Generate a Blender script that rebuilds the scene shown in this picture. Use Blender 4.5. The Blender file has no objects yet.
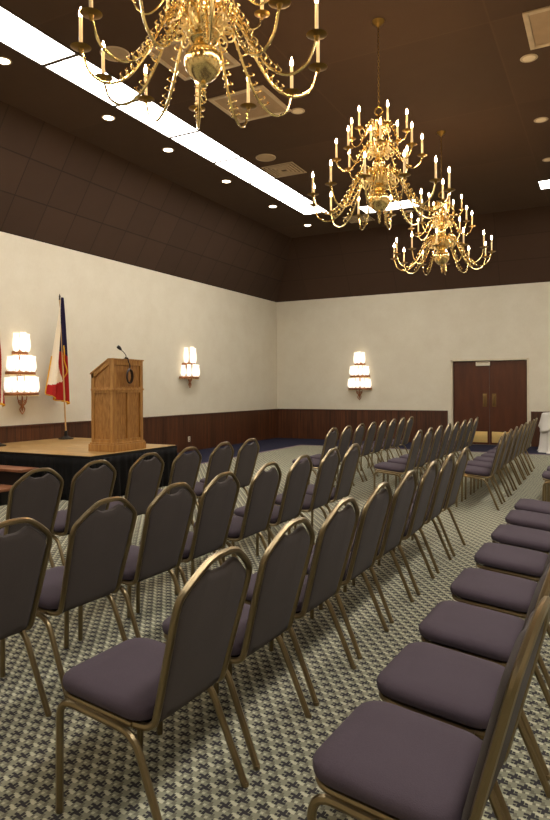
import bpy, bmesh, math, random
from mathutils import Vector, Matrix
random.seed(7)
S = bpy.context.scene
COL = S.collection
PI = math.pi

# ------------------------------------------------------------------ materials
def lin(c):
    return tuple(((v/255)/12.92 if v/255 <= .04045 else ((v/255+.055)/1.055)**2.4) for v in c)

class NT:
    def __init__(s, name):
        s.m = bpy.data.materials.new(name); s.m.use_nodes = True
        s.t = s.m.node_tree; s.n = s.t.nodes; s.l = s.t.links
        s.b = s.n['Principled BSDF']; s._c = None
    def node(s, kind, **kw):
        n = s.n.new(kind)
        for k, v in kw.items(): setattr(n, k, v)
        return n
    def link(s, a, b): s.l.new(a, b)
    def coords(s):
        if s._c is None:
            g = s.node('ShaderNodeTexCoord'); s._c = g.outputs['Object']
        return s._c
    def xyz(s):
        x = s.node('ShaderNodeSeparateXYZ'); s.link(s.coords(), x.inputs[0]); return x.outputs
    def math(s, op, a, b=None, c=None):
        n = s.node('ShaderNodeMath', operation=op)
        for i, v in enumerate((a, b, c)):
            if v is None: continue
            if isinstance(v, (int, float)): n.inputs[i].default_value = v
            else: s.link(v, n.inputs[i])
        return n.outputs[0]
    def noise(s, scale, detail=3, vec=None, rough=.5):
        n = s.node('ShaderNodeTexNoise'); n.inputs['Scale'].default_value = scale
        n.inputs['Detail'].default_value = detail; n.inputs['Roughness'].default_value = rough
        s.link(vec if vec is not None else s.coords(), n.inputs['Vector']); return n.outputs['Fac']
    def scaled(s, sc):
        n = s.node('ShaderNodeVectorMath', operation='MULTIPLY'); s.link(s.coords(), n.inputs[0])
        n.inputs[1].default_value = sc; return n.outputs[0]
    def ramp(s, fac, stops):
        r = s.node('ShaderNodeValToRGB'); e = r.color_ramp.elements
        while len(e) < len(stops): e.new(.5)
        for i, (p, c) in enumerate(stops): e[i].position = p; e[i].color = (*c, 1)
        s.link(fac, r.inputs[0]); return r.outputs[0]
    def mix(s, fac, a, b):
        n = s.node('ShaderNodeMix', data_type='RGBA')
        for i, v in ((0, fac), (6, a), (7, b)):
            if isinstance(v, (int, float)): n.inputs[i].default_value = v
            elif isinstance(v, tuple): n.inputs[i].default_value = (*v, 1)
            else: s.link(v, n.inputs[i])
        return n.outputs[2]
    def color(s, c):
        if isinstance(c, tuple): s.b.inputs['Base Color'].default_value = (*c, 1)
        else: s.link(c, s.b.inputs['Base Color'])
    def bump(s, h, strength=.3, dist=.01):
        n = s.node('ShaderNodeBump'); n.inputs['Strength'].default_value = strength
        n.inputs['Distance'].default_value = dist
        s.link(h, n.inputs['Height']); s.link(n.outputs[0], s.b.inputs['Normal'])
    def set(s, rough=.6, metal=0, spec=.5, sheen=0):
        s.b.inputs['Roughness'].default_value = rough; s.b.inputs['Metallic'].default_value = metal
        s.b.inputs['Specular IOR Level'].default_value = spec
        s.b.inputs['Sheen Weight'].default_value = sheen
        return s.m

def plain(name, c, rough=.6, metal=0, spec=.5, var=.08, nscale=6):
    t = NT(name); c = lin(c)
    lo = tuple(v*(1-var) for v in c); hi = tuple(min(1, v*(1+var)) for v in c)
    t.color(t.ramp(t.noise(nscale), [(.3, lo), (.7, hi)]))
    return t.set(rough, metal, spec)

def emit(name, c, strength, base=(240, 240, 235)):
    t = NT(name); t.color(lin(base))
    t.b.inputs['Emission Color'].default_value = (*lin(c), 1)
    t.b.inputs['Emission Strength'].default_value = strength
    return t.set(.5)

def fabric(name, c, var=.12, bump=.25, sheen=.04):
    t = NT(name); c = lin(c)
    w = t.noise(260, 2); big = t.noise(5, 2)
    f = t.math('ADD', t.math('MULTIPLY', w, .6), t.math('MULTIPLY', big, .4))
    t.color(t.ramp(f, [(.3, tuple(v*(1-var) for v in c)), (.7, tuple(v*(1+var) for v in c))]))
    t.bump(w, bump, .002)
    return t.set(.92, 0, .15, sheen)

def wood(name, dark, light, grain=(2, 2, .25), scale=9, rough=.4, groove=None, spec=.4):
    t = NT(name)
    v = t.scaled(grain)
    n = t.noise(scale, 6, v, .65)
    col = t.ramp(n, [(.32, lin(dark)), (.68, lin(light))])
    if groove:
        ax, per, w = groove
        x = t.xyz()
        f = t.math('FRACT', t.math('ADD', t.math('DIVIDE', x[ax], per), 100.0))
        g = t.math('LESS_THAN', f, w)
        cell = t.math('FLOOR', t.math('ADD', t.math('DIVIDE', x[ax], per), 100.0))
        wn = t.node('ShaderNodeTexWhiteNoise', noise_dimensions='1D'); t.link(cell, wn.inputs['W'])
        col = t.mix(t.math('MULTIPLY', wn.outputs[0], .45), col, tuple(v*.55 for v in lin(dark)))
        col = t.mix(t.math('MULTIPLY', g, .75), col, tuple(v*.25 for v in lin(dark)))
        t.bump(t.math('SUBTRACT', 1.0, g), .5, .004)
    t.color(col)
    return t.set(rough, 0, spec)

def carpet():
    t = NT('patterned_carpet')
    x = t.xyz()
    wob = .0012
    def cellf(off):
        u = t.math('SUBTRACT', t.math('FRACT', t.math('ADD', t.math('DIVIDE', x[0], .080), 200.0+off)), .5)
        v = t.math('SUBTRACT', t.math('FRACT', t.math('ADD', t.math('DIVIDE', x[1], .106), 200.0+off)), .5)
        return t.math('MULTIPLY', u, .080), t.math('MULTIPLY', v, .106)
    def box(u, v, cx, cy, w, h):
        a = t.math('LESS_THAN', t.math('ABSOLUTE', t.math('SUBTRACT', u, cx)), w)
        b = t.math('LESS_THAN', t.math('ABSOLUTE', t.math('SUBTRACT', v, cy)), h)
        return t.math('MULTIPLY', a, b)
    dark = light = mid = None
    def mx(a, b): return b if a is None else t.math('MAXIMUM', a, b)
    for off in (0.0, .5):
        u, v = cellf(off)
        for q in ((0, 0, .010, .009), (-.016, .006, .008, .006), (.016, -.004, .009, .006), (.005, .016, .006, .009), (-.006, -.014, .006, .008), (-.019, -.012, .005, .005), (.019, .010, .005, .006)):
            dark = mx(dark, box(u, v, *q))
        for q in ((.028, .022, .009, .009), (-.026, .024, .006, .006), (-.029, -.026, .008, .008)):
            light = mx(light, box(u, v, *q))
        for q in ((.006, -.030, .012, .006), (-.004, .032, .012, .005), (.030, -.012, .006, .009)):
            mid = mx(mid, box(u, v, *q))
    tuft = t.noise(420, 2); big = t.noise(.9, 3)
    base = t.mix(big, lin((146, 148, 124)), lin((158, 152, 130)))
    col = t.mix(t.math('MULTIPLY', mid, .55), base, lin((84, 78, 70)))
    col = t.mix(t.math('MULTIPLY', light, .8), col, lin((216, 212, 180)))
    col = t.mix(t.math('MULTIPLY', dark, .9), col, lin((28, 24, 42)))
    col = t.mix(t.math('MULTIPLY', tuft, .25), col, lin((80, 74, 64)))
    t.color(col); t.bump(tuft, .5, .004)
    return t.set(.95, 0, .1)

def tiles(name, c, ax, per, off, ax2, per2, off2, w=.012, strength=.6, dark=.35):
    t = NT(name); c = lin(c); x = t.xyz()
    def line(a, p, o):
        return t.math('LESS_THAN', t.math('FRACT', t.math('ADD', t.math('DIVIDE', t.math('SUBTRACT', x[a], o), p), 100.0)), w/p)
    g = t.math('MAXIMUM', line(ax, per, off), line(ax2, per2, off2))
    def cell(a, p, o): return t.math('FLOOR', t.math('ADD', t.math('DIVIDE', t.math('SUBTRACT', x[a], o), p), 100.0))
    h = t.math('ADD', t.math('MULTIPLY', cell(ax, per, off), 7.31), t.math('MULTIPLY', cell(ax2, per2, off2), 3.77))
    wn = t.node('ShaderNodeTexWhiteNoise', noise_dimensions='1D'); t.link(h, wn.inputs['W'])
    n = t.noise(3, 4)
    f = t.math('ADD', t.math('MULTIPLY', wn.outputs[0], .6), t.math('MULTIPLY', n, .4))
    base = t.ramp(f, [(.1, tuple(v*.88 for v in c)), (.9, tuple(v*1.14 for v in c))])
    t.color(t.mix(t.math('MULTIPLY', g, strength), base, tuple(v*dark for v in c)))
    t.bump(t.noise(120, 2), .1, .003)
    return t.set(.85, 0, .3)

def wallpaper():
    t = NT('cream_wallpaper')
    n = t.noise(2.2, 6, None, .6); s = t.noise(60, 2, t.scaled((1, 1, .3)))
    f = t.math('ADD', t.math('MULTIPLY', n, .7), t.math('MULTIPLY', s, .3))
    t.color(t.ramp(f, [(.3, lin((204, 195, 173))), (.7, lin((213, 206, 186)))]))
    t.bump(s, .12, .003)
    return t.set(.6, 0, .35)

def shade_glass():
    t = NT('glowing_crystal_glass')
    x = t.xyz()
    s = t.noise(40, 2, t.scaled((3, 3, .6)))
    t.color(lin((250, 242, 228)))
    t.link(t.ramp(s, [(.3, (1.0, .78, .55)), (.6, (1, .95, .88))]), t.b.inputs['Emission Color'])
    t.b.inputs['Emission Strength'].default_value = .48
    return t.set(.2)

M = dict(
    wall=wallpaper(), carpet=carpet(),
    blue=fabric('navy_carpet_border', (35, 35, 52), .2, .25, 0),
    pinkline=fabric('carpet_edge_line', (128, 108, 118), .1),
    ceil=tiles('brown_ceiling_panels', (76, 56, 41), 0, 2.42, -1.2, 1, 2.4, 7.67, .02, .35, 1.5),
    slope_l=tiles('brown_slope_tiles_side', (64, 46, 33), 1, .67, 7.89, 2, .535, 4.07, .02, .75, .4),
    slope_b=tiles('brown_slope_tiles_end', (66, 47, 34), 0, 1.34, -7.8, 2, .535, 4.07, .018, .5, .5),
    wains_l=wood('wainscot_planks_side', (56, 30, 15), (100, 58, 32), (2, 2, .12), 9, .42, (1, .17, .06)),
    wains_b=wood('wainscot_planks_end', (56, 30, 15), (100, 58, 32), (2, 2, .12), 9, .42, (0, .17, .06)),
    cap=wood('wainscot_cap_wood', (58, 30, 18), (88, 50, 32)),
    door=wood('mahogany_door', (66, 31, 12), (84, 42, 18), (1.5, 1.5, .2), 5, .35),
    brass_flat=plain('satin_brass', (226, 196, 126), .35, .6),
    plate=plain('dull_brass_plate', (120, 96, 60), .4, .8),
    cream=plain('cream_door_frame', (206, 194, 166), .5),
    whitebox=plain('ivory_plastic', (214, 204, 182), .5),
    seat=fabric('plum_grey_seat_fabric', (74, 64, 71)),
    back=fabric('charcoal_back_fabric', (76, 69, 66)),
    frame=plain('bronze_tube', (138, 122, 92), .3, .88, .5, .06),
    under=plain('seat_board', (36, 32, 28), .8),
    brass=plain('polished_brass', (244, 217, 152), .22, 1.0, .5, .05),
    brassdark=plain('aged_brass', (150, 118, 60), .3, 1.0, .5, .1),
    candle=plain('ivory_candle_sleeve', (232, 206, 158), .5),
    flame=emit('bulb_flame', (255, 214, 160), 150),
    panel=emit('lit_diffuser', (253, 247, 240), 9.5),
    can=emit('downlight_lens', (255, 238, 206), 7.0), canoff=plain('unlit_lens', (236, 220, 194), .4),
    canring=plain('downlight_ring', (190, 170, 140), .4),
    tee=plain('dark_grid_metal', (70, 58, 44), .5),
    ventw=plain('beige_vent_metal', (196, 176, 148), .5, 0, .4),
    ventd=plain('vent_shadow_gap', (92, 74, 54), .6),
    shade=shade_glass(),
    rust=plain('antique_rust_metal', (150, 96, 58), .4, .6, .5, .2, 30),
    oak=wood('golden_oak', (146, 100, 50), (194, 146, 84), (3, 3, .35), 9, .38),
    oakp=wood('golden_oak_panel', (132, 88, 42), (186, 136, 76), (3, 3, .5), 16, .4),
    deck=wood('stage_plywood', (150, 116, 66), (186, 150, 94), (.5, 3, 1), 4, .32),
    tread=wood('brown_step_tread', (112, 70, 46), (140, 92, 62), (3, .5, 1), 5, .5),
    black=fabric('black_skirt_cloth', (17, 16, 16), .3, .2, 0),
    blackm=plain('black_metal', (22, 21, 21), .4, .3),
    cable=plain('dark_brown_cable', (46, 26, 20), .5),
    pole=wood('pale_pole_wood', (180, 140, 88), (206, 168, 112)),
    fred=fabric('flag_red', (164, 38, 34)), fwhite=fabric('flag_white', (226, 214, 190), .04),
    fblue=fabric('flag_blue', (44, 36, 66)), fyellow=fabric('gold_fringe', (214, 160, 44), .2),
    cloth=fabric('white_table_linen', (218, 214, 206), .04, .1),
    leaf=plain('gilded_leaf', (236, 214, 158), .32, .9, .5, .15, 60),
)

# ------------------------------------------------------------------ mesh helpers
def obj(name, bm, m, parent=None, smooth=True):
    me = bpy.data.meshes.new(name); bmesh.ops.recalc_face_normals(bm, faces=bm.faces)
    bm.to_mesh(me); bm.free()
    for q in (m if isinstance(m, (list, tuple)) else [m]): me.materials.append(q)
    if smooth:
        me.polygons.foreach_set('use_smooth', [True]*len(me.polygons))
        me.update()
        try: me.set_sharp_from_angle(angle=math.radians(40))
        except Exception: pass
    o = bpy.data.objects.new(name, me); COL.objects.link(o)
    if parent: o.parent = parent
    return o
def thing(name, label, cat, loc=(0, 0, 0), rz=0, group=None):
    o = bpy.data.objects.new(name, None); COL.objects.link(o)
    o.location = loc; o.rotation_euler = (0, 0, rz); o.empty_display_size = .1
    return tag(o, label, cat, group)
def tag(o, label, cat, group=None):
    o['label'] = label; o['category'] = cat
    if group: o['group'] = group
    return o
def struct(name, bm, m, parent=None, smooth=False):
    o = obj(name, bm, m, parent, smooth)
    if parent is None: o['kind'] = 'structure'
    return o
def box(bm, a, b, bev=0, mi=0):
    x0, y0, z0 = a; x1, y1, z1 = b
    r = bmesh.ops.create_cube(bm, size=1)
    bmesh.ops.scale(bm, vec=(abs(x1-x0), abs(y1-y0), abs(z1-z0)), verts=r['verts'])
    bmesh.ops.translate(bm, vec=((x0+x1)/2, (y0+y1)/2, (z0+z1)/2), verts=r['verts'])
    fs = list({f for v in r['verts'] for f in v.link_faces})
    for f in fs: f.material_index = mi
    if bev:
        es = list({e for v in r['verts'] for e in v.link_edges})
        bmesh.ops.bevel(bm, geom=es, offset=bev, segments=2, affect='EDGES', profile=.7)
def smoothpath(pts, n=6, closed=False):
    P = [Vector(p) for p in pts]; out = []
    N = len(P)
    for i in range(N if closed else N-1):
        if closed: a, b, c, d = P[i-1], P[i], P[(i+1) % N], P[(i+2) % N]
        else:
            b, c = P[i], P[i+1]; a = P[i-1] if i else b*2-c; d = P[i+2] if i+2 < N else c*2-b
        for k in range(n):
            t = k/n
            out.append(.5*((2*b)+(c-a)*t+(2*a-5*b+4*c-d)*t*t+(3*b-a-3*c+d)*t**3))
    if not closed: out.append(P[-1])
    return out
def fillet(pts, r, n=4):
    """polyline with rounded corners"""
    P = [Vector(p) for p in pts]; out = [P[0]]
    for i in range(1, len(P)-1):
        a, b, c = P[i-1], P[i], P[i+1]
        rr = r[i-1] if isinstance(r, (list, tuple)) else r
        d1 = (a-b); d2 = (c-b); rr = min(rr, d1.length*.49, d2.length*.49)
        p, q = b+d1.normalized()*rr, b+d2.normalized()*rr
        for k in range(n+1):
            t = k/n; out.append((1-t)**2*p+2*(1-t)*t*b+t*t*q)
    out.append(P[-1]); return out
def tube(bm, pts, r, seg=8, closed=False, cap=True, flat=1.0, up=None, mi=0):
    P = [Vector(p) for p in pts]; N = len(P)
    R = r if callable(r) else (lambda t: r)
    rings = []; nrm = None
    for i in range(N):
        if closed: t = (P[(i+1) % N]-P[i-1])
        else: t = P[min(i+1, N-1)]-P[max(i-1, 0)]
        if t.length < 1e-9: t = Vector((0, 0, 1))
        t.normalize()
        if up is not None: nrm = (Vector(up)-t*Vector(up).dot(t))
        elif nrm is None:
            q = Vector((0, 0, 1)) if abs(t.z) < .9 else Vector((1, 0, 0)); nrm = q-t*q.dot(t)
        else: nrm = nrm-t*nrm.dot(t)
        nrm.normalize(); b = t.cross(nrm); rad = R(i/max(1, N-1))
        rings.append([bm.verts.new(P[i]+nrm*rad*flat*math.cos(2*PI*k/seg)+b*rad*math.sin(2*PI*k/seg)) for k in range(seg)])
    fs = []
    for i in range(N if closed else N-1):
        A, B = rings[i], rings[(i+1) % N]
        for k in range(seg): fs.append(bm.faces.new((A[k], A[(k+1) % seg], B[(k+1) % seg], B[k])))
    if cap and not closed: fs.append(bm.faces.new(rings[0][::-1])); fs.append(bm.faces.new(rings[-1]))
    for f in fs: f.material_index = mi
def lathe(bm, prof, c=(0, 0, 0), seg=20, flute=None):
    rings = []
    for r, z in prof:
        ring = []
        for k in range(seg):
            a = 2*PI*k/seg; rr = r*(1+flute*(.5+.5*math.cos(a*8))) if flute else r
            ring.append(bm.verts.new((c[0]+rr*math.cos(a), c[1]+rr*math.sin(a), c[2]+z)))
        rings.append(ring)
    for A, B in zip(rings, rings[1:]):
        for k in range(seg): bm.faces.new((A[k], A[(k+1) % seg], B[(k+1) % seg], B[k]))
    bm.faces.new(rings[0][::-1]); bm.faces.new(rings[-1])
def B(): return bmesh.new()
def copy_tree(o, parent=None):
    c = o.copy(); COL.objects.link(c); c.parent = parent
    for ch in list(o.children): copy_tree(ch, c)
    return c

# ------------------------------------------------------------------ room
XL, YB, XR, YF = -8.83, 17.08, 4.11, -3.0
ZT, ZC, D = 4.07, 5.67, 1.02
ZW = .875
DX0, DX1, DZ = -3.63, -1.80, 2.17
bm = B(); box(bm, (XL-.3, YF-.3, -.2), (XR+.3, YB+.5, 0)); struct('floor', bm, M['carpet'])
bm = B(); box(bm, (XL-.2, YF-.2, 0), (XL, YB+.2, ZT+.1)); struct('wall_left', bm, M['wall'])
bm = B(); box(bm, (XR, YF-.2, 0), (XR+.2, YB+.2, ZT+.1)); struct('wall_right', bm, M['wall'])
bm = B(); box(bm, (XL, YF-.2, 0), (XR, YF, ZT+.1)); struct('wall_front', bm, M['wall'])
bm = B()
box(bm, (XL, YB, 0), (DX0, YB+.2, ZT+.1)); box(bm, (DX1, YB, 0), (XR, YB+.2, ZT+.1)); box(bm, (DX0, YB, DZ), (DX1, YB+.2, ZT+.1))
struct('wall_back', bm, M['wall'])
bm = B(); box(bm, (XL+D-.3, YF+D-.3, ZC), (XR-D+.3, YB-D+.3, ZC+.1)); ceil = struct('ceiling', bm, M['ceil'])
def slope(name, p, mat):
    bm = B(); vs = [bm.verts.new(q) for q in p]
    n = (vs[1].co-vs[0].co).cross(vs[2].co-vs[0].co).normalized()
    if n.z < 0: n = -n
    ws = [bm.verts.new(v.co+n*.05) for v in vs]
    bm.faces.new(vs); bm.faces.new(ws[::-1])
    for i in range(4): bm.faces.new((vs[i], vs[(i+1) % 4], ws[(i+1) % 4], ws[i]))
    return struct(name, bm, mat, ceil)
slope('ceiling_slope', [(XL, YF, ZT), (XL, YB, ZT), (XL+D, YB-D, ZC), (XL+D, YF+D, ZC)], M['slope_l'])
slope('ceiling_slope', [(XL, YB, ZT), (XR, YB, ZT), (XR-D, YB-D, ZC), (XL+D, YB-D, ZC)], M['slope_b'])
slope('ceiling_slope', [(XR, YB, ZT), (XR, YF, ZT), (XR-D, YF+D, ZC), (XR-D, YB-D, ZC)], M['slope_l'])
slope('ceiling_slope', [(XR, YF, ZT), (XL, YF, ZT), (XL+D, YF+D, ZC), (XR-D, YF+D, ZC)], M['slope_b'])
bm = B(); box(bm, (XL, YF, 0), (XL+.03, YB, ZW-.03)); struct('trim_1', bm, M['wains_l'])
bm = B(); box(bm, (XL, YF, ZW-.03), (XL+.045, YB, ZW)); struct('trim_2', bm, M['cap'])
bm = B(); box(bm, (XL+.03, YB-.03, 0), (DX0-.13, YB, ZW-.03)); struct('trim_3', bm, M['wains_b'])
bm = B(); box(bm, (XL+.045, YB-.045, ZW-.03), (DX0-.13, YB, ZW)); struct('trim_4', bm, M['cap'])
bm = B(); box(bm, (DX1+.09, YB-.03, 0), (XR-.03, YB, ZW-.03)); struct('trim_5', bm, M['wains_b'])
bm = B(); box(bm, (DX1+.09, YB-.045, ZW-.03), (XR-.045, YB, ZW)); struct('trim_6', bm, M['cap'])
bm = B(); box(bm, (XR-.03, YF, 0), (XR, YB, ZW-.03)); struct('trim_7', bm, M['wains_l'])
bm = B(); box(bm, (XR-.045, YF, ZW-.03), (XR, YB, ZW)); struct('trim_8', bm, M['cap'])
# door casing
bm = B(); w = .06
box(bm, (DX0-.05, YB-.015, 0), (DX0, YB+.14, DZ+.04)); box(bm, (DX1, YB-.015, 0), (DX1+.05, YB+.14, DZ+.04)); box(bm, (DX0-.05, YB-.015, DZ), (DX1+.05, YB+.14, DZ+.04))
struct('trim_9', bm, M['cream'])
# navy border of the carpet
BX, BY = -7.15, 15.15
bm = B(); z = .006
for a, b in (((XL+.03, YF, 0), (BX, YB-.03, z)), ((BX, BY, 0), (XR-.03, YB-.03, z))): box(bm, a, b)
struct('trim_10', bm, M['blue'])
bm = B()
for a, b in (((BX, YF, 0), (BX+.05, BY, z)), ((BX, BY-.05, 0), (XR-.03, BY, z))): box(bm, a, b)
struct('trim_11', bm, M['pinkline'])
# doors
mid = (DX0+DX1)/2
for n, (x0, x1, s) in enumerate(((DX0, mid-.004, 1), (mid+.004, DX1, -1))):
    bm = B(); box(bm, (x0, YB+.08, .01), (x1, YB+.125, DZ-.005), .003); d = struct('door_%d' % (n+1), bm, M['door'])
    e = mid - s*.115
    bm = B(); box(bm, (e-.05, YB+.072, .98), (e+.05, YB+.08, 1.32), .002); obj('push_plate', bm, M['plate'], d)
    bm = B(); tube(bm, fillet([(e, YB+.075, 1.04), (e, YB+.03, 1.04), (e, YB+.03, 1.26), (e, YB+.075, 1.26)], .02), .011); obj('pull_handle', bm, M['plate'], d)
    bm = B(); box(bm, (x0+.05, YB+.073, .06), (x1-.05, YB+.08, .34), .002); obj('kick_plate', bm, M['brass_flat'], d)
t = thing('door_closer', 'small ivory box mounted at the top where the two doors meet', 'door closer', (mid-.14, YB+.05, DZ-.075))
bm = B(); box(bm, (-.19, -.03, -.055), (.16, .03, .05), .008); obj('cover', bm, M['whitebox'], t)
bm = B(); box(bm, (-.16, -.038, .02), (.13, -.03, .032)); obj('arm', bm, M['plate'], t)
# wall outlet
t = thing('wall_outlet', 'small ivory outlet plate low on the left wainscot', 'outlet', (XL+.03, 12.48, .29))
bm = B(); box(bm, (0, -.04, -.06), (.008, .04, .06), .002); obj('cover_plate', bm, M['whitebox'], t)
bm = B(); box(bm, (.008, -.017, .012), (.011, .017, .042), .001); box(bm, (.008, -.017, -.042), (.011, .017, -.012), .001); obj('socket', bm, M['ventd'], t)

# ------------------------------------------------------------------ ceiling fittings
def light_panel(w, l):
    t = thing('ceiling_light_panel', '', 'ceiling light')
    bm = B(); h = .016
    for a, b in (((-w/2, -l/2, -h), (-w/2+.027, l/2, 0)), ((w/2-.027, -l/2, -h), (w/2, l/2, 0)), ((-w/2, -l/2, -h), (w/2, -l/2+.027, 0)), ((-w/2, l/2-.027, -h), (w/2, l/2, 0))): box(bm, a, b)
    obj('frame', bm, M['tee'], t)
    bm = B(); box(bm, (-w/2+.027, -l/2+.027, -.007), (w/2-.027, l/2-.027, -.001)); obj('diffuser', bm, M['panel'], t)
    return t
G = 'long strip of glowing ceiling panels'
L = 1.345
lp = light_panel(.635, L)
names = {0: 'glowing ceiling panel at the far end of the left strip', 1: 'glowing ceiling panel second from the far end of the left strip',
         2: 'glowing ceiling panel third from the far end of the left strip', 3: 'middle glowing panel of the seven shown in the left strip',
         4: 'third nearest glowing ceiling panel, crossed by arms of the nearest chandelier', 5: 'second nearest glowing ceiling panel, behind the leftmost chandelier candles',
         6: 'nearest glowing ceiling panel, cut by the upper left picture edge'}
first = True
for i in range(12):
    o = lp if first else copy_tree(lp); first = False
    o.location = (-6.17, 14.04-L*(i+.5), ZC); o['label'] = names.get(i, 'glowing ceiling panel of the left strip nearer than the picture shows'); o['group'] = G
for i in range(12):  # mirrored strip out of view, added to light the hall from the right
    o = copy_tree(lp); o.location = (1.45, 14.04-L*(i+.5), ZC); o['label'] = 'unseen glowing ceiling panel added on the right side to light the hall'; o['group'] = 'unseen right strip of ceiling panels added for light'
for x, lb in ((-4.465, 'glowing end-row ceiling panel seen through the middle chandelier'), (-.595, 'glowing end-row ceiling panel at the right picture edge')):
    o = copy_tree(lp); o.location = (x, 14.32, ZC); o.rotation_euler.z = PI/2; o['label'] = lb; o['group'] = 'end row of glowing ceiling panels'

dl = thing('downlight', '', 'downlight')
bm = B(); lathe(bm, [(.105, 0), (.108, -.004), (.1, -.009), (.082, -.009), (.08, 0)], seg=28); obj('trim_ring', bm, M['canring'], dl)
bm = B(); lathe(bm, [(.079, -.001), (.078, -.008), (.06, -.0095), (.02, -.0102)], seg=28); obj('lens', bm, M['can'], dl)
cans = [(-6.83, 5.65, 'small round downlight at the left picture edge'), (-6.83, 7.59, 'round downlight left of the strip, second from the picture edge'),
        (-6.83, 9.1, 'round downlight left of the strip, third from the picture edge'), (-6.83, 11.03, 'round downlight left of the strip, fourth from the picture edge'),
        (-6.83, 13.05, 'round downlight left of the strip, second from the back corner'), (-6.83, 14.97, 'round downlight nearest the back left corner'),
        (-4.15, 8.76, 'round downlight between the nearest chandelier and the middle one'), (-4.17, 14.95, 'round downlight just beyond the end-row light panel'),
        (-.88, 8.75, 'round downlight beside the tan framed square at upper right'), (-.92, 10.85, 'middle of three round downlights on the right side'),
        (-.96, 12.8, 'farthest right downlight above the right end-row panel')]
for i, (x, y, lb) in enumerate(cans):
    o = dl if i == 0 else copy_tree(dl); o.location = (x, y, ZC); o['label'] = lb
    if x > -5:
        for ch in o.children:
            if ch.name.startswith('lens'): ch.data = ch.data.copy(); ch.data.materials[0] = M['canoff']
    o['group'] = 'round ceiling downlights'
sp = thing('ceiling_speaker', '', 'ceiling speaker')
bm = B(); lathe(bm, [(.185, 0), (.185, -.006), (.178, -.014), (.168, -.014), (.166, -.008)], seg=32); obj('rim', bm, M['ventw'], sp)
bm = B(); lathe(bm, [(.165, -.002), (.165, -.009), (.1, -.012), (.03, -.013)], seg=32); obj('grille', bm, plain('speaker_cloth', (178, 156, 126), .8), sp)
for i, (x, y, lb) in enumerate(((-5.46, 6.19, 'round tan ceiling speaker behind the left arms of the nearest chandelier'), (-5.5, 10.24, 'round tan ceiling speaker beside the louvred square vent'))):
    o = sp if i == 0 else copy_tree(sp); o.location = (x, y, ZC); o['label'] = lb; o['group'] = 'round ceiling speakers'
def flat_vent(x0, y0, x1, y1, label):
    t = thing('ceiling_vent', label, 'ceiling vent', ((x0+x1)/2, (y0+y1)/2, ZC)); w, h = (x1-x0)/2, (y1-y0)/2
    bm = B(); e = .06
    for a, b in (((-w, -h, -.02), (-w+e, h, 0)), ((w-e, -h, -.02), (w, h, 0)), ((-w+e, -h, -.02), (w-e, -h+e, 0)), ((-w+e, h-e, -.02), (w-e, h, 0))): box(bm, a, b, .004)
    obj('frame', bm, M['ventw'], t)
    bm = B(); box(bm, (-w+e, -h+e, -.008), (w-e, h-e, -.001)); obj('panel', bm, plain('perforated_tan_panel', (168, 142, 112), .7), t)
flat_vent(-5.08, 6.27, -4.2, 7.15, 'flat tan square ceiling panel partly hidden behind the nearest chandelier ball')
flat_vent(-5.13, 7.78, -4.22, 8.69, 'flat tan square ceiling panel below and right of the nearest chandelier ball')
flat_vent(-.84, 7.66, .02, 8.52, 'tan framed square ceiling grille at the upper right picture corner')
def louvre_vent(x, y, s, label):
    t = thing('louvred_vent', label, 'ceiling vent', (x, y, ZC), 0, 'louvred square ceiling vents')
    bm = B(); box(bm, (-s/2, -s/2, -.003), (s/2, s/2, 0)); obj('backing', bm, M['ventd'], t)
    for k in range(5):
        a = s/2-k*s/11; b = a-s/28; bm = B(); zz = -.012-.004*k
        if b < .02: break
        for p, q in (((-a, -a, zz), (-b, a, -.003)), ((b, -a, zz), (a, a, -.003)), ((-b, -a, zz), (b, -b, -.003)), ((-b, b, zz), (b, a, -.003))): box(bm, p, q)
        obj('louvre', bm, M['ventw'], t)
louvre_vent(-5.5, 10.98, .66, 'louvred square vent beside the left strip, left of the middle chandelier')
louvre_vent(-5.45, 15.0, .62, 'far louvred square vent seen below the middle chandelier')

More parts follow.
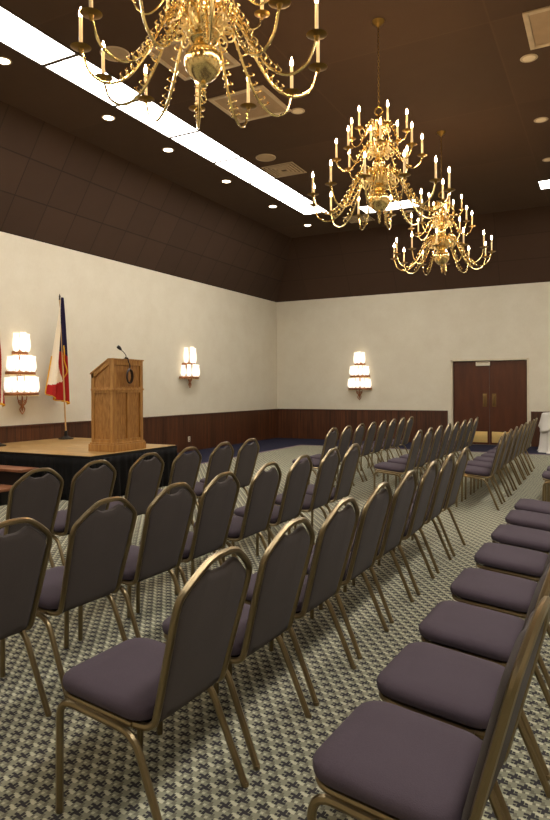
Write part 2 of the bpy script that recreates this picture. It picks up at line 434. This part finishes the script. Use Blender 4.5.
# ------------------------------------------------------------------ chandeliers
def make_chandelier(x, y):
    t = thing('chandelier', '', 'chandelier', (x, y, 0))
    # lathe-turned body with great ball at the bottom
    prof = [(.012, 3.475), (.03, 3.49), (.05, 3.497), (.09, 3.53), (.118, 3.575), (.127, 3.62), (.118, 3.665), (.085, 3.70), (.06, 3.715), (.05, 3.725), (.085, 3.74), (.098, 3.755), (.09, 3.77),
            (.05, 3.79), (.045, 3.80), (.07, 3.825), (.1, 3.85), (.115, 3.88), (.11, 3.90), (.07, 3.93), (.05, 3.955), (.062, 3.985), (.078, 4.02), (.07, 4.06), (.045, 4.09), (.035, 4.11),
            (.055, 4.13), (.09, 4.15), (.095, 4.18), (.065, 4.21), (.04, 4.235), (.05, 4.27), (.06, 4.31), (.048, 4.35), (.03, 4.37), (.05, 4.39), (.08, 4.41), (.082, 4.435), (.05, 4.46), (.03, 4.485),
            (.04, 4.51), (.045, 4.54), (.03, 4.57), (.014, 4.59), (.01, 4.60)]
    bm = B(); lathe(bm, prof, seg=32); obj('body', bm, M['brass'], t)
    bm = B(); lathe(bm, [(.006, 3.40), (.012, 3.405), (.02, 3.42), (.013, 3.435), (.01, 3.445), (.022, 3.455), (.026, 3.465), (.014, 3.48)], seg=16)
    tube(bm, [(0, .028*math.cos(a), 3.385+.028*math.sin(a)) for a in [2*PI*k/16 for k in range(16)]], .006, 6, True); obj('finial', bm, M['brass'], t)
    bm = B(); tube(bm, [(.045*math.cos(a), 0, 4.64+.045*math.sin(a)) for a in [2*PI*k/18 for k in range(18)]], .009, 8, True)
    z = 4.70; k = 0
    while z < 5.62:
        ax = k % 2
        tube(bm, [((.011*math.cos(a) if ax else 0), (0 if ax else .011*math.cos(a)), z+.02*math.sin(a)) for a in [2*PI*j/8 for j in range(8)]], .0032, 5, True)
        z += .034; k += 1
    obj('chain', bm, M['brassdark'], t)
    bm = B(); lathe(bm, [(.012, 5.60), (.03, 5.62), (.065, 5.645), (.075, 5.668)], seg=24); obj('canopy', bm, M['brassdark'], t)
    # scroll work: spirals round the hub
    for tier, (n, rz0, rr, zz, sc) in enumerate(((12, .13, .10, 3.80, 1.0), (8, .2, .07, 4.13, .85), (6, .1, .05, 4.40, .7))):
        bm = B(); tube(bm, [((rr+.005)*math.cos(a), (rr+.005)*math.sin(a), zz+.01) for a in [2*PI*k/24 for k in range(24)]], .006, 5, True)
        for k in range(n):
            a = 2*PI*(k+.5)/n; ca, sa = math.cos(a), math.sin(a); pts = []
            for j in range(22):
                th = j/21*3.4*PI; rad = .062*sc*(1-j/26)
                cx = rr+.07*sc; pts.append(((cx-rad*math.cos(th))*ca, (cx-rad*math.cos(th))*sa, zz+.02+rad*math.sin(th)))
            tube(bm, pts, lambda q: .0075*(1-.4*q), 5)
        for k in range(n):   # leaves standing up
            a = 2*PI*k/n; ca, sa = math.cos(a), math.sin(a)
            pts = [((rr*.6+.02*sc)*ca, (rr*.6+.02*sc)*sa, zz), ((rr+.05*sc)*ca, (rr+.05*sc)*sa, zz+.07*sc), ((rr+.045*sc)*ca, (rr+.045*sc)*sa, zz+.15*sc), ((rr+.09*sc)*ca, (rr+.09*sc)*sa, zz+.185*sc)]
            tube(bm, smoothpath(pts, 5), lambda q: .011*(1-.75*q), 6)
        obj('scroll_work', bm, M['leaf'], t)
    tiers = [(12, .13, [(.07, 3.86), (.15, 3.93), (.25, 3.87), (.36, 3.66), (.47, 3.50), (.60, 3.435), (.72, 3.49), (.778, 3.64)], 1.0, True),
             (8, .35, [(.05, 4.18), (.12, 4.26), (.21, 4.17), (.28, 4.04), (.37, 3.97), (.45, 4.01), (.485, 4.10)], .85, False),
             (6, .1, [(.04, 4.43), (.10, 4.50), (.16, 4.42), (.21, 4.31), (.27, 4.27), (.31, 4.31), (.32, 4.36)], .8, False)]
    for n, ph, pts, sc, big in tiers:
        bm = B(); path = smoothpath([(r, 0, z) for r, z in pts], 7)
        tube(bm, path, (lambda q: .0125-.004*q) if big else (lambda q: .009-.002*q), 7)
        arm = bm
        # acanthus curls clinging to the inner half of the arm
        m = len(path)
        for j in range(4, int(m*(.62 if big else .5)), 2 if big else 3):
            p = path[j]; s = .032*sc if big else .022
            for sd in (-1, 1):
                q = [(p.x, 0, p.z), (p.x+.3*s, sd*s*.7, p.z-.2*s*sd), (p.x+.9*s, sd*s*1.0, p.z+s*.5), (p.x+.6*s, sd*s*.5, p.z+s*1.0)]
                tube(arm, smoothpath(q, 3), lambda u: .0065*(1-.5*u), 5)
        tip = pts[-1]
        a0 = obj('arm', arm, M['brass'], t)
        bm = B(); z0 = tip[1]; lathe(bm, [(.009, z0-.03), (.014, z0-.012), (.02*sc, z0-.001), (.056*sc, z0+.003), (.066*sc, z0+.009), (.058*sc, z0+.008), (.022, z0+.004), (.018, z0+.03), (.014, z0+.032)], (tip[0], 0, 0), 16)
        obj('drip_pan', bm, M['brassdark'], a0)
        hc = .2*(1 if big else .95)
        bm = B(); lathe(bm, [(.0125, z0+.012), (.0115, z0+hc), (.008, z0+hc+.004)], (tip[0], 0, 0), 10); obj('candle', bm, M['candle'], a0)
        bm = B(); zf = z0+hc; lathe(bm, [(.006, zf), (.011, zf+.012), (.0125, zf+.023), (.0095, zf+.038), (.0045, zf+.054), (.0015, zf+.066)], (tip[0], 0, 0), 10); obj('flame_bulb', bm, M['flame'], a0)
        for k in range(n):
            a = a0 if k == 0 else copy_tree(a0, t); a.rotation_euler.z = ph+2*PI*k/n
    return t
c = make_chandelier(-2.36, 3.53); c['label'] = 'nearest brass candle chandelier, cut off by the top of the picture'; c['group'] = 'brass chandeliers'
for x, y, lb in ((-2.32, 7.06, 'middle brass candle chandelier, shown whole at upper right'), (-2.42, 10.6, 'farthest and smallest looking brass chandelier, at right below the middle one')):
    o = copy_tree(c); o.location = (x, y, 0); o['label'] = lb

# ------------------------------------------------------------------ wall sconces (built facing +x, wall at x=0)
def make_sconce(tiers, top, low, label, loc, rz):
    t = thing('wall_sconce', label, 'wall sconce', loc, rz, 'tiered crystal wall sconces')
    bm = B(); box(bm, (0, -.04, low+.36), (.012, .04, top-.1), .004); tube(bm, [(.06, 0, low+.34), (.06, 0, top-.06)], .008)
    for z in (low+.42, top-.2): tube(bm, [(0, 0, z), (.06, 0, z)], .008)
    obj('back_plate', bm, M['rust'], t)
    for R, zr, n, h in tiers:
        sq = .62
        arc = [(R*sq*math.cos(a)+.02, R*math.sin(a), zr) for a in [-PI/2+PI*k/20 for k in range(21)]]
        bm = B(); tube(bm, arc, .013, 6, flat=2.2, up=(0, 0, 1)); tube(bm, [arc[0], (.02, 0, zr), arc[-1]], .007)
        for k in range(n):
            a = -PI/2+PI*(k+.5)/n; tube(bm, [(.05, 0, zr), (R*sq*math.cos(a)+.02, R*math.sin(a), zr)], .005, 5)
            p = Vector((R*sq*math.cos(a)*1.02+.02, R*math.sin(a)*1.02, zr+.015))
            tube(bm, smoothpath([(.06, 0, zr+.16), (p.x*.5+.03, p.y*.55, zr+.12), (p.x*.9, p.y*.9, zr+.05), (p.x+.015, p.y*1.04, zr+.06), (p.x+.02, p.y*1.02, zr+.035)], 4), .0045, 5)
        obj('ring', bm, M['rust'], t)
        bm = B()
        for k in range(4*n+1):
            a = -PI/2+PI*k/(4*n); r = bmesh.ops.create_icosphere(bm, subdivisions=1, radius=.011)
            bmesh.ops.translate(bm, vec=(R*sq*math.cos(a)*1.04+.02, R*math.sin(a)*1.02, zr-.03), verts=r['verts'])
        obj('bead_trim', bm, M['leaf'], t)
        for k in range(n):
            a = -PI/2+PI*(k+.5)/n; cx, cy = R*.86*sq*math.cos(a)+.03, R*.86*math.sin(a)
            r0 = min(.062, R*1.35/n)
            bm = B(); lathe(bm, [(r0*.35, zr+.02), (r0*.8, zr+.05), (r0, zr+h*.4), (r0*.9, zr+h*.7), (r0*.7, zr+h*.9), (r0*.8, zr+h*(1+.12*math.cos(a))), (r0*.7, zr+h*(1+.12*math.cos(a))), (r0*.3, zr+h*.9)], (cx, cy, 0), 14); obj('glass_shade', bm, M['shade'], t)
    bm = B()
    for sd in (-1, 1):
        tube(bm, smoothpath([(.08, sd*.10, low+.32), (.08, sd*.085, low+.24), (.08, sd*.02, low+.15), (.08, sd*.05, low+.08), (.08, 0, low)], 6), .009, 6)
        tube(bm, smoothpath([(.08, sd*.01, low+.14), (.08, sd*.06, low+.17), (.08, sd*.085, low+.22), (.08, sd*.045, low+.235), (.08, sd*.03, low+.20)], 6), .008, 6)
    lathe(bm, [(.002, low+.04), (.014, low+.07), (.02, low+.12), (.012, low+.16), (.016, low+.22), (.008, low+.34)], (.08, 0, 0), 10)
    obj('drop_finial', bm, M['rust'], t)
    return t
full = lambda z: [(.345, z, 7, .27), (.285, z+.35, 6, .27), (.15, z+.69, 3, .31)]
make_sconce(full(1.40), 2.35, 1.06, 'large lit three-tier crystal sconce on the left wall behind the stage', (XL, 7.59, 0), 0)
make_sconce([(.34, 1.74, 5, .28), (.22, 2.06, 3, .36)], 2.4, 1.5, 'lit two-tier crystal sconce on the left wall beyond the lectern', (XL, 12.46, 0), 0)
make_sconce(full(1.46), 2.4, 1.15, 'lit three-tier crystal sconce on the far wall left of the doors', (-6.19, YB, 0), -PI/2)

# ------------------------------------------------------------------ chairs (face -x, origin on the floor)
def hoop_x(z): return .172+(z-.40)*.27
HP = [(.200, .415), (.204, .50), (.214, .65), (.219, .74), (.220, .785), (.209, .82), (.165, .857), (.115, .890), (.075, .909), (.03, .916)]
HP = [(y*.955, z) for y, z in HP]
def mirror(P): return P+[(-y, z) for y, z in P[::-1]]
def make_chair():
    t = thing('banquet_chair', '', 'chair')
    # seat cushion
    bm = B()
    def ring(hx0, hx1, hy, z, rad, n=5):
        out = []
        for cx, cy, a0 in ((hx1-rad, hy-rad, 0), (hx0+rad, hy-rad, PI/2), (hx0+rad, -hy+rad, PI), (hx1-rad, -hy+rad, 1.5*PI)):
            for k in range(n+1):
                a = a0+PI/2*k/n; xx = cx+rad*math.cos(a); out.append(bm.verts.new((xx, cy+rad*math.sin(a), z-.1*(xx+.24))))
        return out
    spec = [(.018, .422, .07), (.004, .428, .075), (0, .442, .08), (.002, .455, .08), (.012, .466, .078), (.035, .473, .07), (.08, .477, .06)]
    rs = [ring(-.256+i, .150-i, .222-i, z+.008, r) for i, z, r in spec]
    for a, b in zip(rs, rs[1:]):
        for k in range(len(a)): bm.faces.new((a[k], a[(k+1) % len(a)], b[(k+1) % len(a)], b[k]))
    bm.faces.new(rs[0][::-1]); bm.faces.new(rs[-1]); s = obj('seat', bm, M['seat'], t)
    bm = B(); box(bm, (-.2, -.18, .400), (.13, .18, .416), .004); bmesh.ops.translate(bm, vec=(0, 0, 0), verts=bm.verts)
    for v in bm.verts: v.co.z -= .1*(v.co.x+.2)
    obj('seat_board', bm, M['under'], s)
    # padded back panel
    inner = [(.188, .40), (.195, .50), (.204, .65), (.208, .74), (.208, .783), (.196, .812), (.155, .844), (.105, .876), (.082, .882), (.060, .872), (.035, .862)]
    inner = [(y*.955, z) for y, z in inner]
    P = mirror([(.10, .382), (.165, .386)]+inner)
    n = len(P)
    def inset(d):
        out = []
        for i in range(n):
            a, b, c2 = Vector(P[i-1]), Vector(P[i]), Vector(P[(i+1) % n])
            e = (c2-a).normalized(); nn = Vector((-e.y, e.x)); q = b+nn*d
            out.append(q)
        return out
    bm = B(); rings = []
    for ins, dd in ((.012, -.004), (0, .004), (0, .012), (.006, .021), (.02, .026)):
        rings.append([bm.verts.new((hoop_x(q.y)-.012+dd-.008, q.x, q.y)) for q in inset(ins)])
    for ins, dd in ((.035, .028),):
        rings.append([bm.verts.new((hoop_x(q.y)-.012+dd-.008, q.x, q.y)) for q in inset(ins)])
    front = []
    for ins, dd in ((.004, -.004), (.016, -.010), (.04, -.014)):
        front.append([bm.verts.new((hoop_x(q.y)-.012+dd-.008, q.x, q.y)) for q in inset(ins)])
    seq = front[::-1]+rings[1:]
    for v in rings[0]: bm.verts.remove(v)
    for a, b in zip(seq, seq[1:]):
        for k in range(n): bm.faces.new((a[k], a[(k+1) % n], b[(k+1) % n], b[k]))
    f1 = bm.faces.new(seq[0][::-1]); f2 = bm.faces.new(seq[-1])
    bmesh.ops.triangulate(bm, faces=[f1, f2])
    obj('backrest', bm, M['back'], t)
    # hoop of the back, curving forward under the seat
    path = [(.03, .198, .388), (.09, .196, .382), (.135, .193, .381), (.162, .191, .392)]+[(hoop_x(z), y, z) for y, z in HP]
    full = path+[(x, -y, z) for x, y, z in path[::-1]]
    bm = B(); tube(bm, smoothpath(full, 2), .013, 8); obj('back_frame', bm, M['frame'], t)
    bm = B(); tube(bm, fillet([(.09, .203, .383), (-.238, .203, .416), (-.238, -.203, .416), (.09, -.203, .383)], .07, 5), .0115, 8)
    tube(bm, [(.11, .2, .375), (.11, -.2, .375)], .009, 6)
    obj('seat_frame', bm, M['frame'], t)
    for s in (1, -1):
        bm = B(); tube(bm, fillet([(-.238, s*.208, .004), (-.232, s*.210, .398), (-.03, s*.210, .374)], .07, 5), .0135, 8); lathe(bm, [(.013, 0), (.014, .004), (.014, .016)], (-.238, s*.208, 0), 8); obj('leg', bm, M['frame'], t)
        bm = B(); tube(bm, fillet([(-.03, s*.210, .374), (.10, s*.210, .358), (.252, s*.220, .004)], .09, 6), .0135, 8); lathe(bm, [(.013, 0), (.014, .004), (.014, .016)], (.252, s*.222, 0), 8); obj('leg', bm, M['frame'], t)
    return t
chair = make_chair(); used = False
ordn = ['nearest', 'second nearest', 'third', 'fourth', 'fifth', 'sixth', 'seventh', 'eighth']
rows = [
 ('A', -.105, [1.74, 2.27, 2.82, 3.43, 4.08, 4.70, 5.33, 5.91], 'front right row by the picture edge', 'chairs of the near right row'),
 ('B', -1.10, [1.82, 2.38, 2.94, 3.51, 4.10, 4.70, 5.30, 5.88], 'near row along the middle aisle', 'chairs of the near middle row'),
 ('C', -2.15, [1.87, 2.45, 2.99, 3.51, 4.13, 4.70, 5.34, 5.88], 'near row second from the stage', 'chairs of the near row second from the stage'),
 ('D', -3.41, [3.16, 3.71, 4.33, 4.92, 5.52, 6.06], 'near row closest to the stage', 'chairs of the near row closest to the stage'),
 ('X', -3.32, [8.2+.562*k for k in range(8)], 'far block left row', 'chairs of the far block left row'),
 ('Y', -2.11, [8.15+.58*k for k in range(8)], 'far block middle row', 'chairs of the far block middle row'),
 ('Z', -1.09, [8.24, 8.84, 9.42, 10.0, 10.6, 11.16, 11.72, 12.22], 'far block row in front of the doors', 'chairs of the far block row in front of the doors'),
 ('W', -.08, [8.08, 8.66, 9.26], 'far block rightmost row at the picture edge', 'chairs of the far block rightmost row'),
]
for key, xt, ys, where, grp in rows:
    for i, y in enumerate(ys):
        o = copy_tree(chair) if used else chair; used = True
        o.location = (xt-.35+random.uniform(-.004, .004), y, 0)
        o.rotation_euler.z = math.radians(random.uniform(-1.2, 1.2) + ((-2.5+.6*i if i < 5 else 0) if key in 'ABCD' else 1.5))
        nm = ordn[i] if i < len(ys)-1 else 'last'
        o['label'] = ('%s plum-grey banquet chair in the %s' % (nm, where)); o['group'] = grp
        o['category'] = 'chair'

# ------------------------------------------------------------------ stage
SX, SY0, SY1, SZ = -5.97, 6.26, 8.12, .60
t = thing('stage', 'low portable stage with pale wood deck and black pleated skirt', 'stage', (0, 0, 0))
bm = B(); box(bm, (XL+.05, SY0, SZ-.03), (SX, (SY0+SY1)/2-.006, SZ), .003); dk = obj('deck', bm, M['deck'], t)
bm = B(); box(bm, (XL+.05, (SY0+SY1)/2+.006, SZ-.03), (SX, SY1, SZ), .003); obj('deck', bm, M['deck'], t)
bm = B(); box(bm, (XL+.05, SY1+.012, SZ-.03), (-7.2, 8.65, SZ), .003); obj('deck', bm, M['deck'], t)
bm = B()
box(bm, (SX, SY0-.012, SZ-.06), (SX+.012, SY1+.012, SZ-.004)); box(bm, (XL+.05, SY0-.012, SZ-.06), (SX, SY0, SZ-.004)); box(bm, (XL+.05, SY1, SZ-.06), (SX, SY1+.012, SZ-.004))
box(bm, (XL+.05, (SY0+SY1)/2-.006, SZ-.03), (SX, (SY0+SY1)/2+.006, SZ-.006))
box(bm, (-7.2, SY1, SZ-.06), (-7.188, 8.65, SZ-.004)); obj('edge_trim', bm, M['blackm'], t)
def skirt(p, q, out):
    bm = B(); p, q, out = Vector(p), Vector(q), Vector(out); n = int((q-p).length/.012); cols = []; rs = [random.uniform(.5, 1.5) for _ in range(400)]
    for i in range(n+1):
        b = p.lerp(q, i/n); s = i*.012; col = []
        for k in range(7):
            f = k/6; amp = .004+.02*f; z = (SZ-.04)*(1-f)+.004
            ph = s/.11+.5*math.sin(s*6)+.15*f*math.sin(s*4+1); d = .01+amp*rs[int(ph) % 400]*(1-math.cos(2*PI*ph))*.8+.014*f*(1+math.sin(s*7))
            col.append(bm.verts.new((b.x+out.x*d, b.y+out.y*d, z)))
        cols.append(col)
    for a, b in zip(cols, cols[1:]):
        for k in range(6): bm.faces.new((a[k], b[k], b[k+1], a[k+1]))
    o = obj('skirt', bm, M['black'], t); md = o.modifiers.new('thick', 'SOLIDIFY'); md.thickness = .003
skirt((SX, SY0, 0), (SX, SY1, 0), (1, 0, 0)); skirt((XL+.05, SY0, 0), (SX, SY0, 0), (0, -1, 0)); skirt((-7.2, SY1, 0), (SX, SY1, 0), (0, 1, 0)); skirt((-7.2, SY1+.03, 0), (-7.2, 8.65, 0), (1, 0, 0)); skirt((XL+.05, 8.65, 0), (-7.2, 8.65, 0), (0, 1, 0))
t = thing('stage_steps', 'wooden two-tread steps at the left side of the stage', 'steps', (-6.8, -.03, 0))
bm = B(); box(bm, (-1.2, SY0-.36, .385), (0, SY0-.06, .42), .004); obj('tread', bm, M['tread'], t)
bm = B(); box(bm, (-1.2, SY0-.68, .175), (0, SY0-.34, .21), .004); obj('tread', bm, M['tread'], t)
bm = B()
for x in (-1.16, -.06):
    box(bm, (x, SY0-.34, 0), (x+.03, SY0-.065, .385)); box(bm, (x, SY0-.66, 0), (x+.03, SY0-.34, .175))
box(bm, (-1.16, SY0-.34, 0), (-.03, SY0-.32, .385)); box(bm, (-1.16, SY0-.66, 0), (-.03, SY0-.64, .175))
obj('riser', bm, M['blackm'], t)

# ------------------------------------------------------------------ lectern
LX0, LX1, LY0, LY1, LT = -6.48, -6.07, 6.82, 7.45, 1.90
t = thing('lectern', 'tall golden oak lectern with recessed panels standing on the stage', 'lectern', (LX1, (LY0+LY1)/2, SZ))
W = (LY1-LY0)/2; Dp = LX0-LX1; HH = LT-SZ; sl = .20
def prism(bm, prof, y0, y1):
    a = [bm.verts.new((x, y0, z)) for x, z in prof]; b = [bm.verts.new((x, y1, z)) for x, z in prof]
    bm.faces.new(a[::-1]); bm.faces.new(b)
    for i in range(len(prof)): bm.faces.new((a[i], a[(i+1) % len(prof)], b[(i+1) % len(prof)], b[i]))
bm = B(); g = .02
prism(bm, [(Dp+g, .1), (-g, .1), (-g, HH-.03), (-.09, HH-.03), (Dp+g, HH-sl-.03)], -W+g, W-g); obj('cabinet', bm, M['oakp'], t)
bm = B(); e = .06; zm = .86
# corner stiles
for y0, y1 in ((-W, -W+e), (W-e, W)):
    box(bm, (-e, y0, .1), (0, y1, HH-.02)); box(bm, (Dp, y0, .1), (Dp+e*.8, y1, HH-sl-.0))
for z0, z1 in ((.1, .17), (zm-.04, zm+.045), (HH-.09, HH-.02)): box(bm, (-.02, -W+e, z0), (0, W-e, z1))
box(bm, (-.02, -.03, .17), (0, .03, zm-.04))
for s in (-1, 1):
    y0, y1 = (-W, -W+.02) if s < 0 else (W-.02, W)
    for z0, z1 in ((.1, .17), (zm-.04, zm+.045)): box(bm, (Dp+e*.8, y0, z0), (-e, y1, z1))
    prism(bm, [(Dp, HH-sl-.09), (-.10, HH-.09), (-e, HH-.09), (-e, HH-.02), (-.09, HH-.02), (Dp, HH-sl-.02)], y0, y1)
for z0, z1 in ((.1, .17), (zm-.04, zm+.045), (HH-sl-.09, HH-sl-.02)): box(bm, (Dp, -W+e, z0), (Dp+.02, W-e, z1))
obj('panel_frame', bm, M['oak'], t, False)
bm = B(); box(bm, (-.0, -W-.012, zm-.006), (.014, W+.012, zm+.02), .004); box(bm, (Dp, -W-.012, zm-.006), (0, -W, zm+.02), .003); box(bm, (Dp, W, zm-.006), (0, W+.012, zm+.02), .003); obj('moulding', bm, M['oak'], t)
bm = B(); box(bm, (Dp-.03, -W-.03, 0), (.03, W+.03, .10), .006); box(bm, (Dp-.018, -W-.018, .10), (.018, W+.018, .125), .008); obj('base', bm, M['oak'], t)
bm = B(); prism(bm, [(.012, HH-.02), (.012, HH), (-.09, HH), (Dp-.015, HH-sl), (Dp-.015, HH-sl-.02), (-.09, HH-.02)], -W-.012, W+.012); obj('top', bm, M['oak'], t, False)
yc = (LY0+LY1)/2
t = thing('microphone', 'black gooseneck microphone on top of the lectern', 'microphone', (LX1-.05, yc, LT))
bm = B(); lathe(bm, [(.035, 0), (.035, .008), (.018, .014), (.01, .03)], seg=16); obj('base', bm, M['blackm'], t)
bm = B(); tube(bm, smoothpath([(0, 0, .02), (0, .005, .05), (-.01, -.02, .09), (-.03, -.06, .13)], 5), .0055); obj('gooseneck', bm, M['blackm'], t)
bm = B(); p = Vector((-.03, -.06, .13)); d = Vector((-.02, -.045, .045)).normalized(); tube(bm, [p+d*k*.0125 for k in range(7)], lambda q: .012+.014*math.sin(q*PI*.75), 12); obj('head', bm, M['blackm'], t)
t = thing('microphone_cable', 'dark coiled cable hanging on the front of the lectern', 'cable', (LX1+.02, yc-.03, LT))
bm = B(); tube(bm, smoothpath([(-.03, -.01, .012), (.004, -.015, .010), (.014, -.01, -.04), (.014, .02, -.1), (.014, -.005, -.15)], 6), .009, 7)
for k in range(5):
    pts = [(.012+.006*k, .052*math.sin(a)*(1+.05*k)+.006*(k % 2), -.245+.095*math.cos(a)*(1+.03*(k % 3))) for a in [2*PI*j/20 for j in range(20)]]
    tube(bm, pts, .0075, 6, True)
obj('coil', bm, M['cable'], t)

# ------------------------------------------------------------------ flags
def make_flag(loc, kind, label):
    t = thing('flag_stand', label, 'flag', loc)
    bm = B(); lathe(bm, [(.13, 0), (.13, .015), (.07, .035), (.03, .06), (.026, .14), (.015, .15)], seg=24); obj('base', bm, M['blackm'], t)
    bm = B(); tube(bm, [(0, 0, .1), (0, -.13, 2.46)], .014, 10); obj('pole', bm, M['pole'], t)
    bm = B(); lathe(bm, [(.016, 2.44), (.018, 2.455), (.012, 2.47), (.016, 2.50), (.002, 2.55)], (0, -.13, 0), 10); obj('spear_tip', bm, M['blackm'], t)
    ns, nt = 140, 90; H0, H1 = 2.48, .72
    bm = B(); grid = []
    def wl(q): return .014+.27*q**1.15
    def wr(q): return .03+(.13 if kind == 'blue' else .2)*q**.75
    for j in range(nt+1):
        q = j/nt; row = []
        for i in range(ns+1):
            s = -1+2*i/ns
            y = (s*wl(q) if s < 0 else s*wr(q))-.13*(1-q*.75)
            drop = H0+(H1-H0)*q-(.10*q*(1-abs(s))*.4 if s < 0 else .12*q*s*.8)+(.12*q*max(0, -s-.3))
            x = .055-.13*q*(1-.2*s)+ (.012+.045*q)*math.sin(s*9+1.2*q+.4)+.012*q*math.sin(s*23+2)
            row.append(bm.verts.new((x, y, drop)))
        grid.append(row)
    for j in range(nt):
        for i in range(ns):
            f = bm.faces.new((grid[j][i], grid[j][i+1], grid[j+1][i+1], grid[j+1][i])); s = -1+2*(i+.5)/ns; q = (j+.5)/nt
            if kind == 'blue':
                if s < -.9+1.05*q: mi = 0 if q < .84+.10*(-s-.3) else 1
                elif q < .53+.03*s: mi = 2
                else: mi = 1
            else:
                if s < .15 and q < .42: mi = 2
                else: mi = int((s*9+q*5+40)) % 2
            f.material_index = mi
    o = obj('cloth', bm, [M['fwhite'], M['fred'], M['fblue']], t); md = o.modifiers.new('thick', 'SOLIDIFY'); md.thickness = .004
    me = o.data; row_n = ns+1
    V = [v.co.copy() for v in me.vertices]
    bm = B(); bottom = V[nt*row_n:(nt+1)*row_n]
    tube(bm, [p+Vector((.004, 0, -.012)) for p in bottom], .017, 5, flat=.5)
    left = [V[j*row_n] for j in range(int(nt*.62), nt+1)]; tube(bm, [p+Vector((.003, -.004, 0)) for p in left], .011, 5)
    if kind == 'blue':
        seam = [(int(nt*.47), .30), (int(nt*.55), .05), (int(nt*.62), .2), (int(nt*.72), .62), (int(nt*.8), .4), (int(nt*.9), .1), (nt, .05)]
        pts = [V[j*row_n+int((s+1)/2*ns)]+Vector((.022, 0, 0)) for j, s in seam]; tube(bm, smoothpath(pts, 5), .012, 5)
    obj('fringe', bm, M['fyellow'], t)
make_flag((-8.50, 8.32, SZ), 'blue', 'draped blue, white and red flag with gold fringe on a wooden pole')
make_flag((-8.42, 6.82, SZ), 'stripe', 'red and white striped flag at the left picture edge')

# ------------------------------------------------------------------ draped table at the right edge
bm = B(); n = 96; rings = []
for r, z, amp in ((0, .885, 0), (.35, .886, 0), (.60, .886, 0), (.64, .882, 0), (.66, .865, .002), (.675, .75, .012), (.69, .6, .02), (.70, .45, .026), (.71, .3, .032), (.72, .15, .038), (.74, .03, .045), (.76, .012, .05)):
    rings.append([bm.verts.new(((r+amp*math.sin(13*a+.6*math.sin(3*a)))*math.cos(a), (r+amp*math.sin(13*a+.6*math.sin(3*a)))*math.sin(a), z)) for a in [2*PI*k/n for k in range(n)]] if r else [])
cv = bm.verts.new((0, 0, .886))
for k in range(n): bm.faces.new((cv, rings[1][k], rings[1][(k+1) % n]))
for a, b in zip(rings[1:], rings[2:]):
    for k in range(n): bm.faces.new((a[k], a[(k+1) % n], b[(k+1) % n], b[k]))
TX, TY = -.68, 15.9
o = obj('tablecloth', bm, M['cloth']); o.location = (TX, TY, 0); tag(o, 'floor-length white tablecloth on a round table by the back wall at right edge', 'tablecloth')
bm = B(); rings = []
for r, z, amp in ((.2, .893, 0), (.61, .893, 0), (.655, .889, 0), (.685, .865, .003), (.71, .76, .012), (.735, .66, .02), (.75, .60, .024)):
    rings.append([bm.verts.new(((r+amp*math.sin(9*a))*math.cos(a), (r+amp*math.sin(9*a))*math.sin(a), z-(.13*math.sin(2*a+.5)**2 if z < .7 else (.05*math.sin(2*a+.5)**2 if z < .8 else 0)))) for a in [2*PI*k/n for k in range(n)]])
bm.faces.new(rings[0])
for a, b in zip(rings, rings[1:]):
    for k in range(n): bm.faces.new((a[k], a[(k+1) % n], b[(k+1) % n], b[k]))
ov = obj('overlay', bm, M['cloth'], o); md = ov.modifiers.new('thick', 'SOLIDIFY'); md.thickness = .004

# ------------------------------------------------------------------ world, camera, colour
wd = bpy.data.worlds.new('world'); S.world = wd; wd.use_nodes = True
wd.node_tree.nodes['Background'].inputs[0].default_value = (.5, .45, .4, 1); wd.node_tree.nodes['Background'].inputs[1].default_value = .1
cam = bpy.data.cameras.new('camera'); co = bpy.data.objects.new('camera', cam); COL.objects.link(co)
cam.sensor_fit = 'HORIZONTAL'; cam.sensor_width = 36; cam.lens = 640.1/550*36; cam.shift_y = -20.78/550; cam.clip_end = 100
yaw, roll = .4802, -.0049
Fv = Vector((-math.sin(yaw), math.cos(yaw), 0)); Rv = Vector((math.cos(yaw), math.sin(yaw), 0)); Uv = Rv.cross(Fv)
R2 = Rv*math.cos(roll)+Uv*math.sin(roll); U2 = Uv*math.cos(roll)-Rv*math.sin(roll)
mt = Matrix((R2, U2, -Fv)).transposed().to_4x4(); mt.translation = (0, 0, 1.46); co.matrix_world = mt
S.camera = co
S.view_settings.view_transform = 'Standard'; S.view_settings.look = 'None'; S.view_settings.gamma = 1; S.view_settings.use_curve_mapping = False
S.view_settings.exposure = 1.08
cy = S.cycles
cy.use_denoising = True; cy.use_light_tree = True; cy.max_bounces = 8; cy.diffuse_bounces = 5; cy.glossy_bounces = 4; cy.sample_clamp_indirect = 6; cy.caustics_reflective = False; cy.caustics_refractive = False
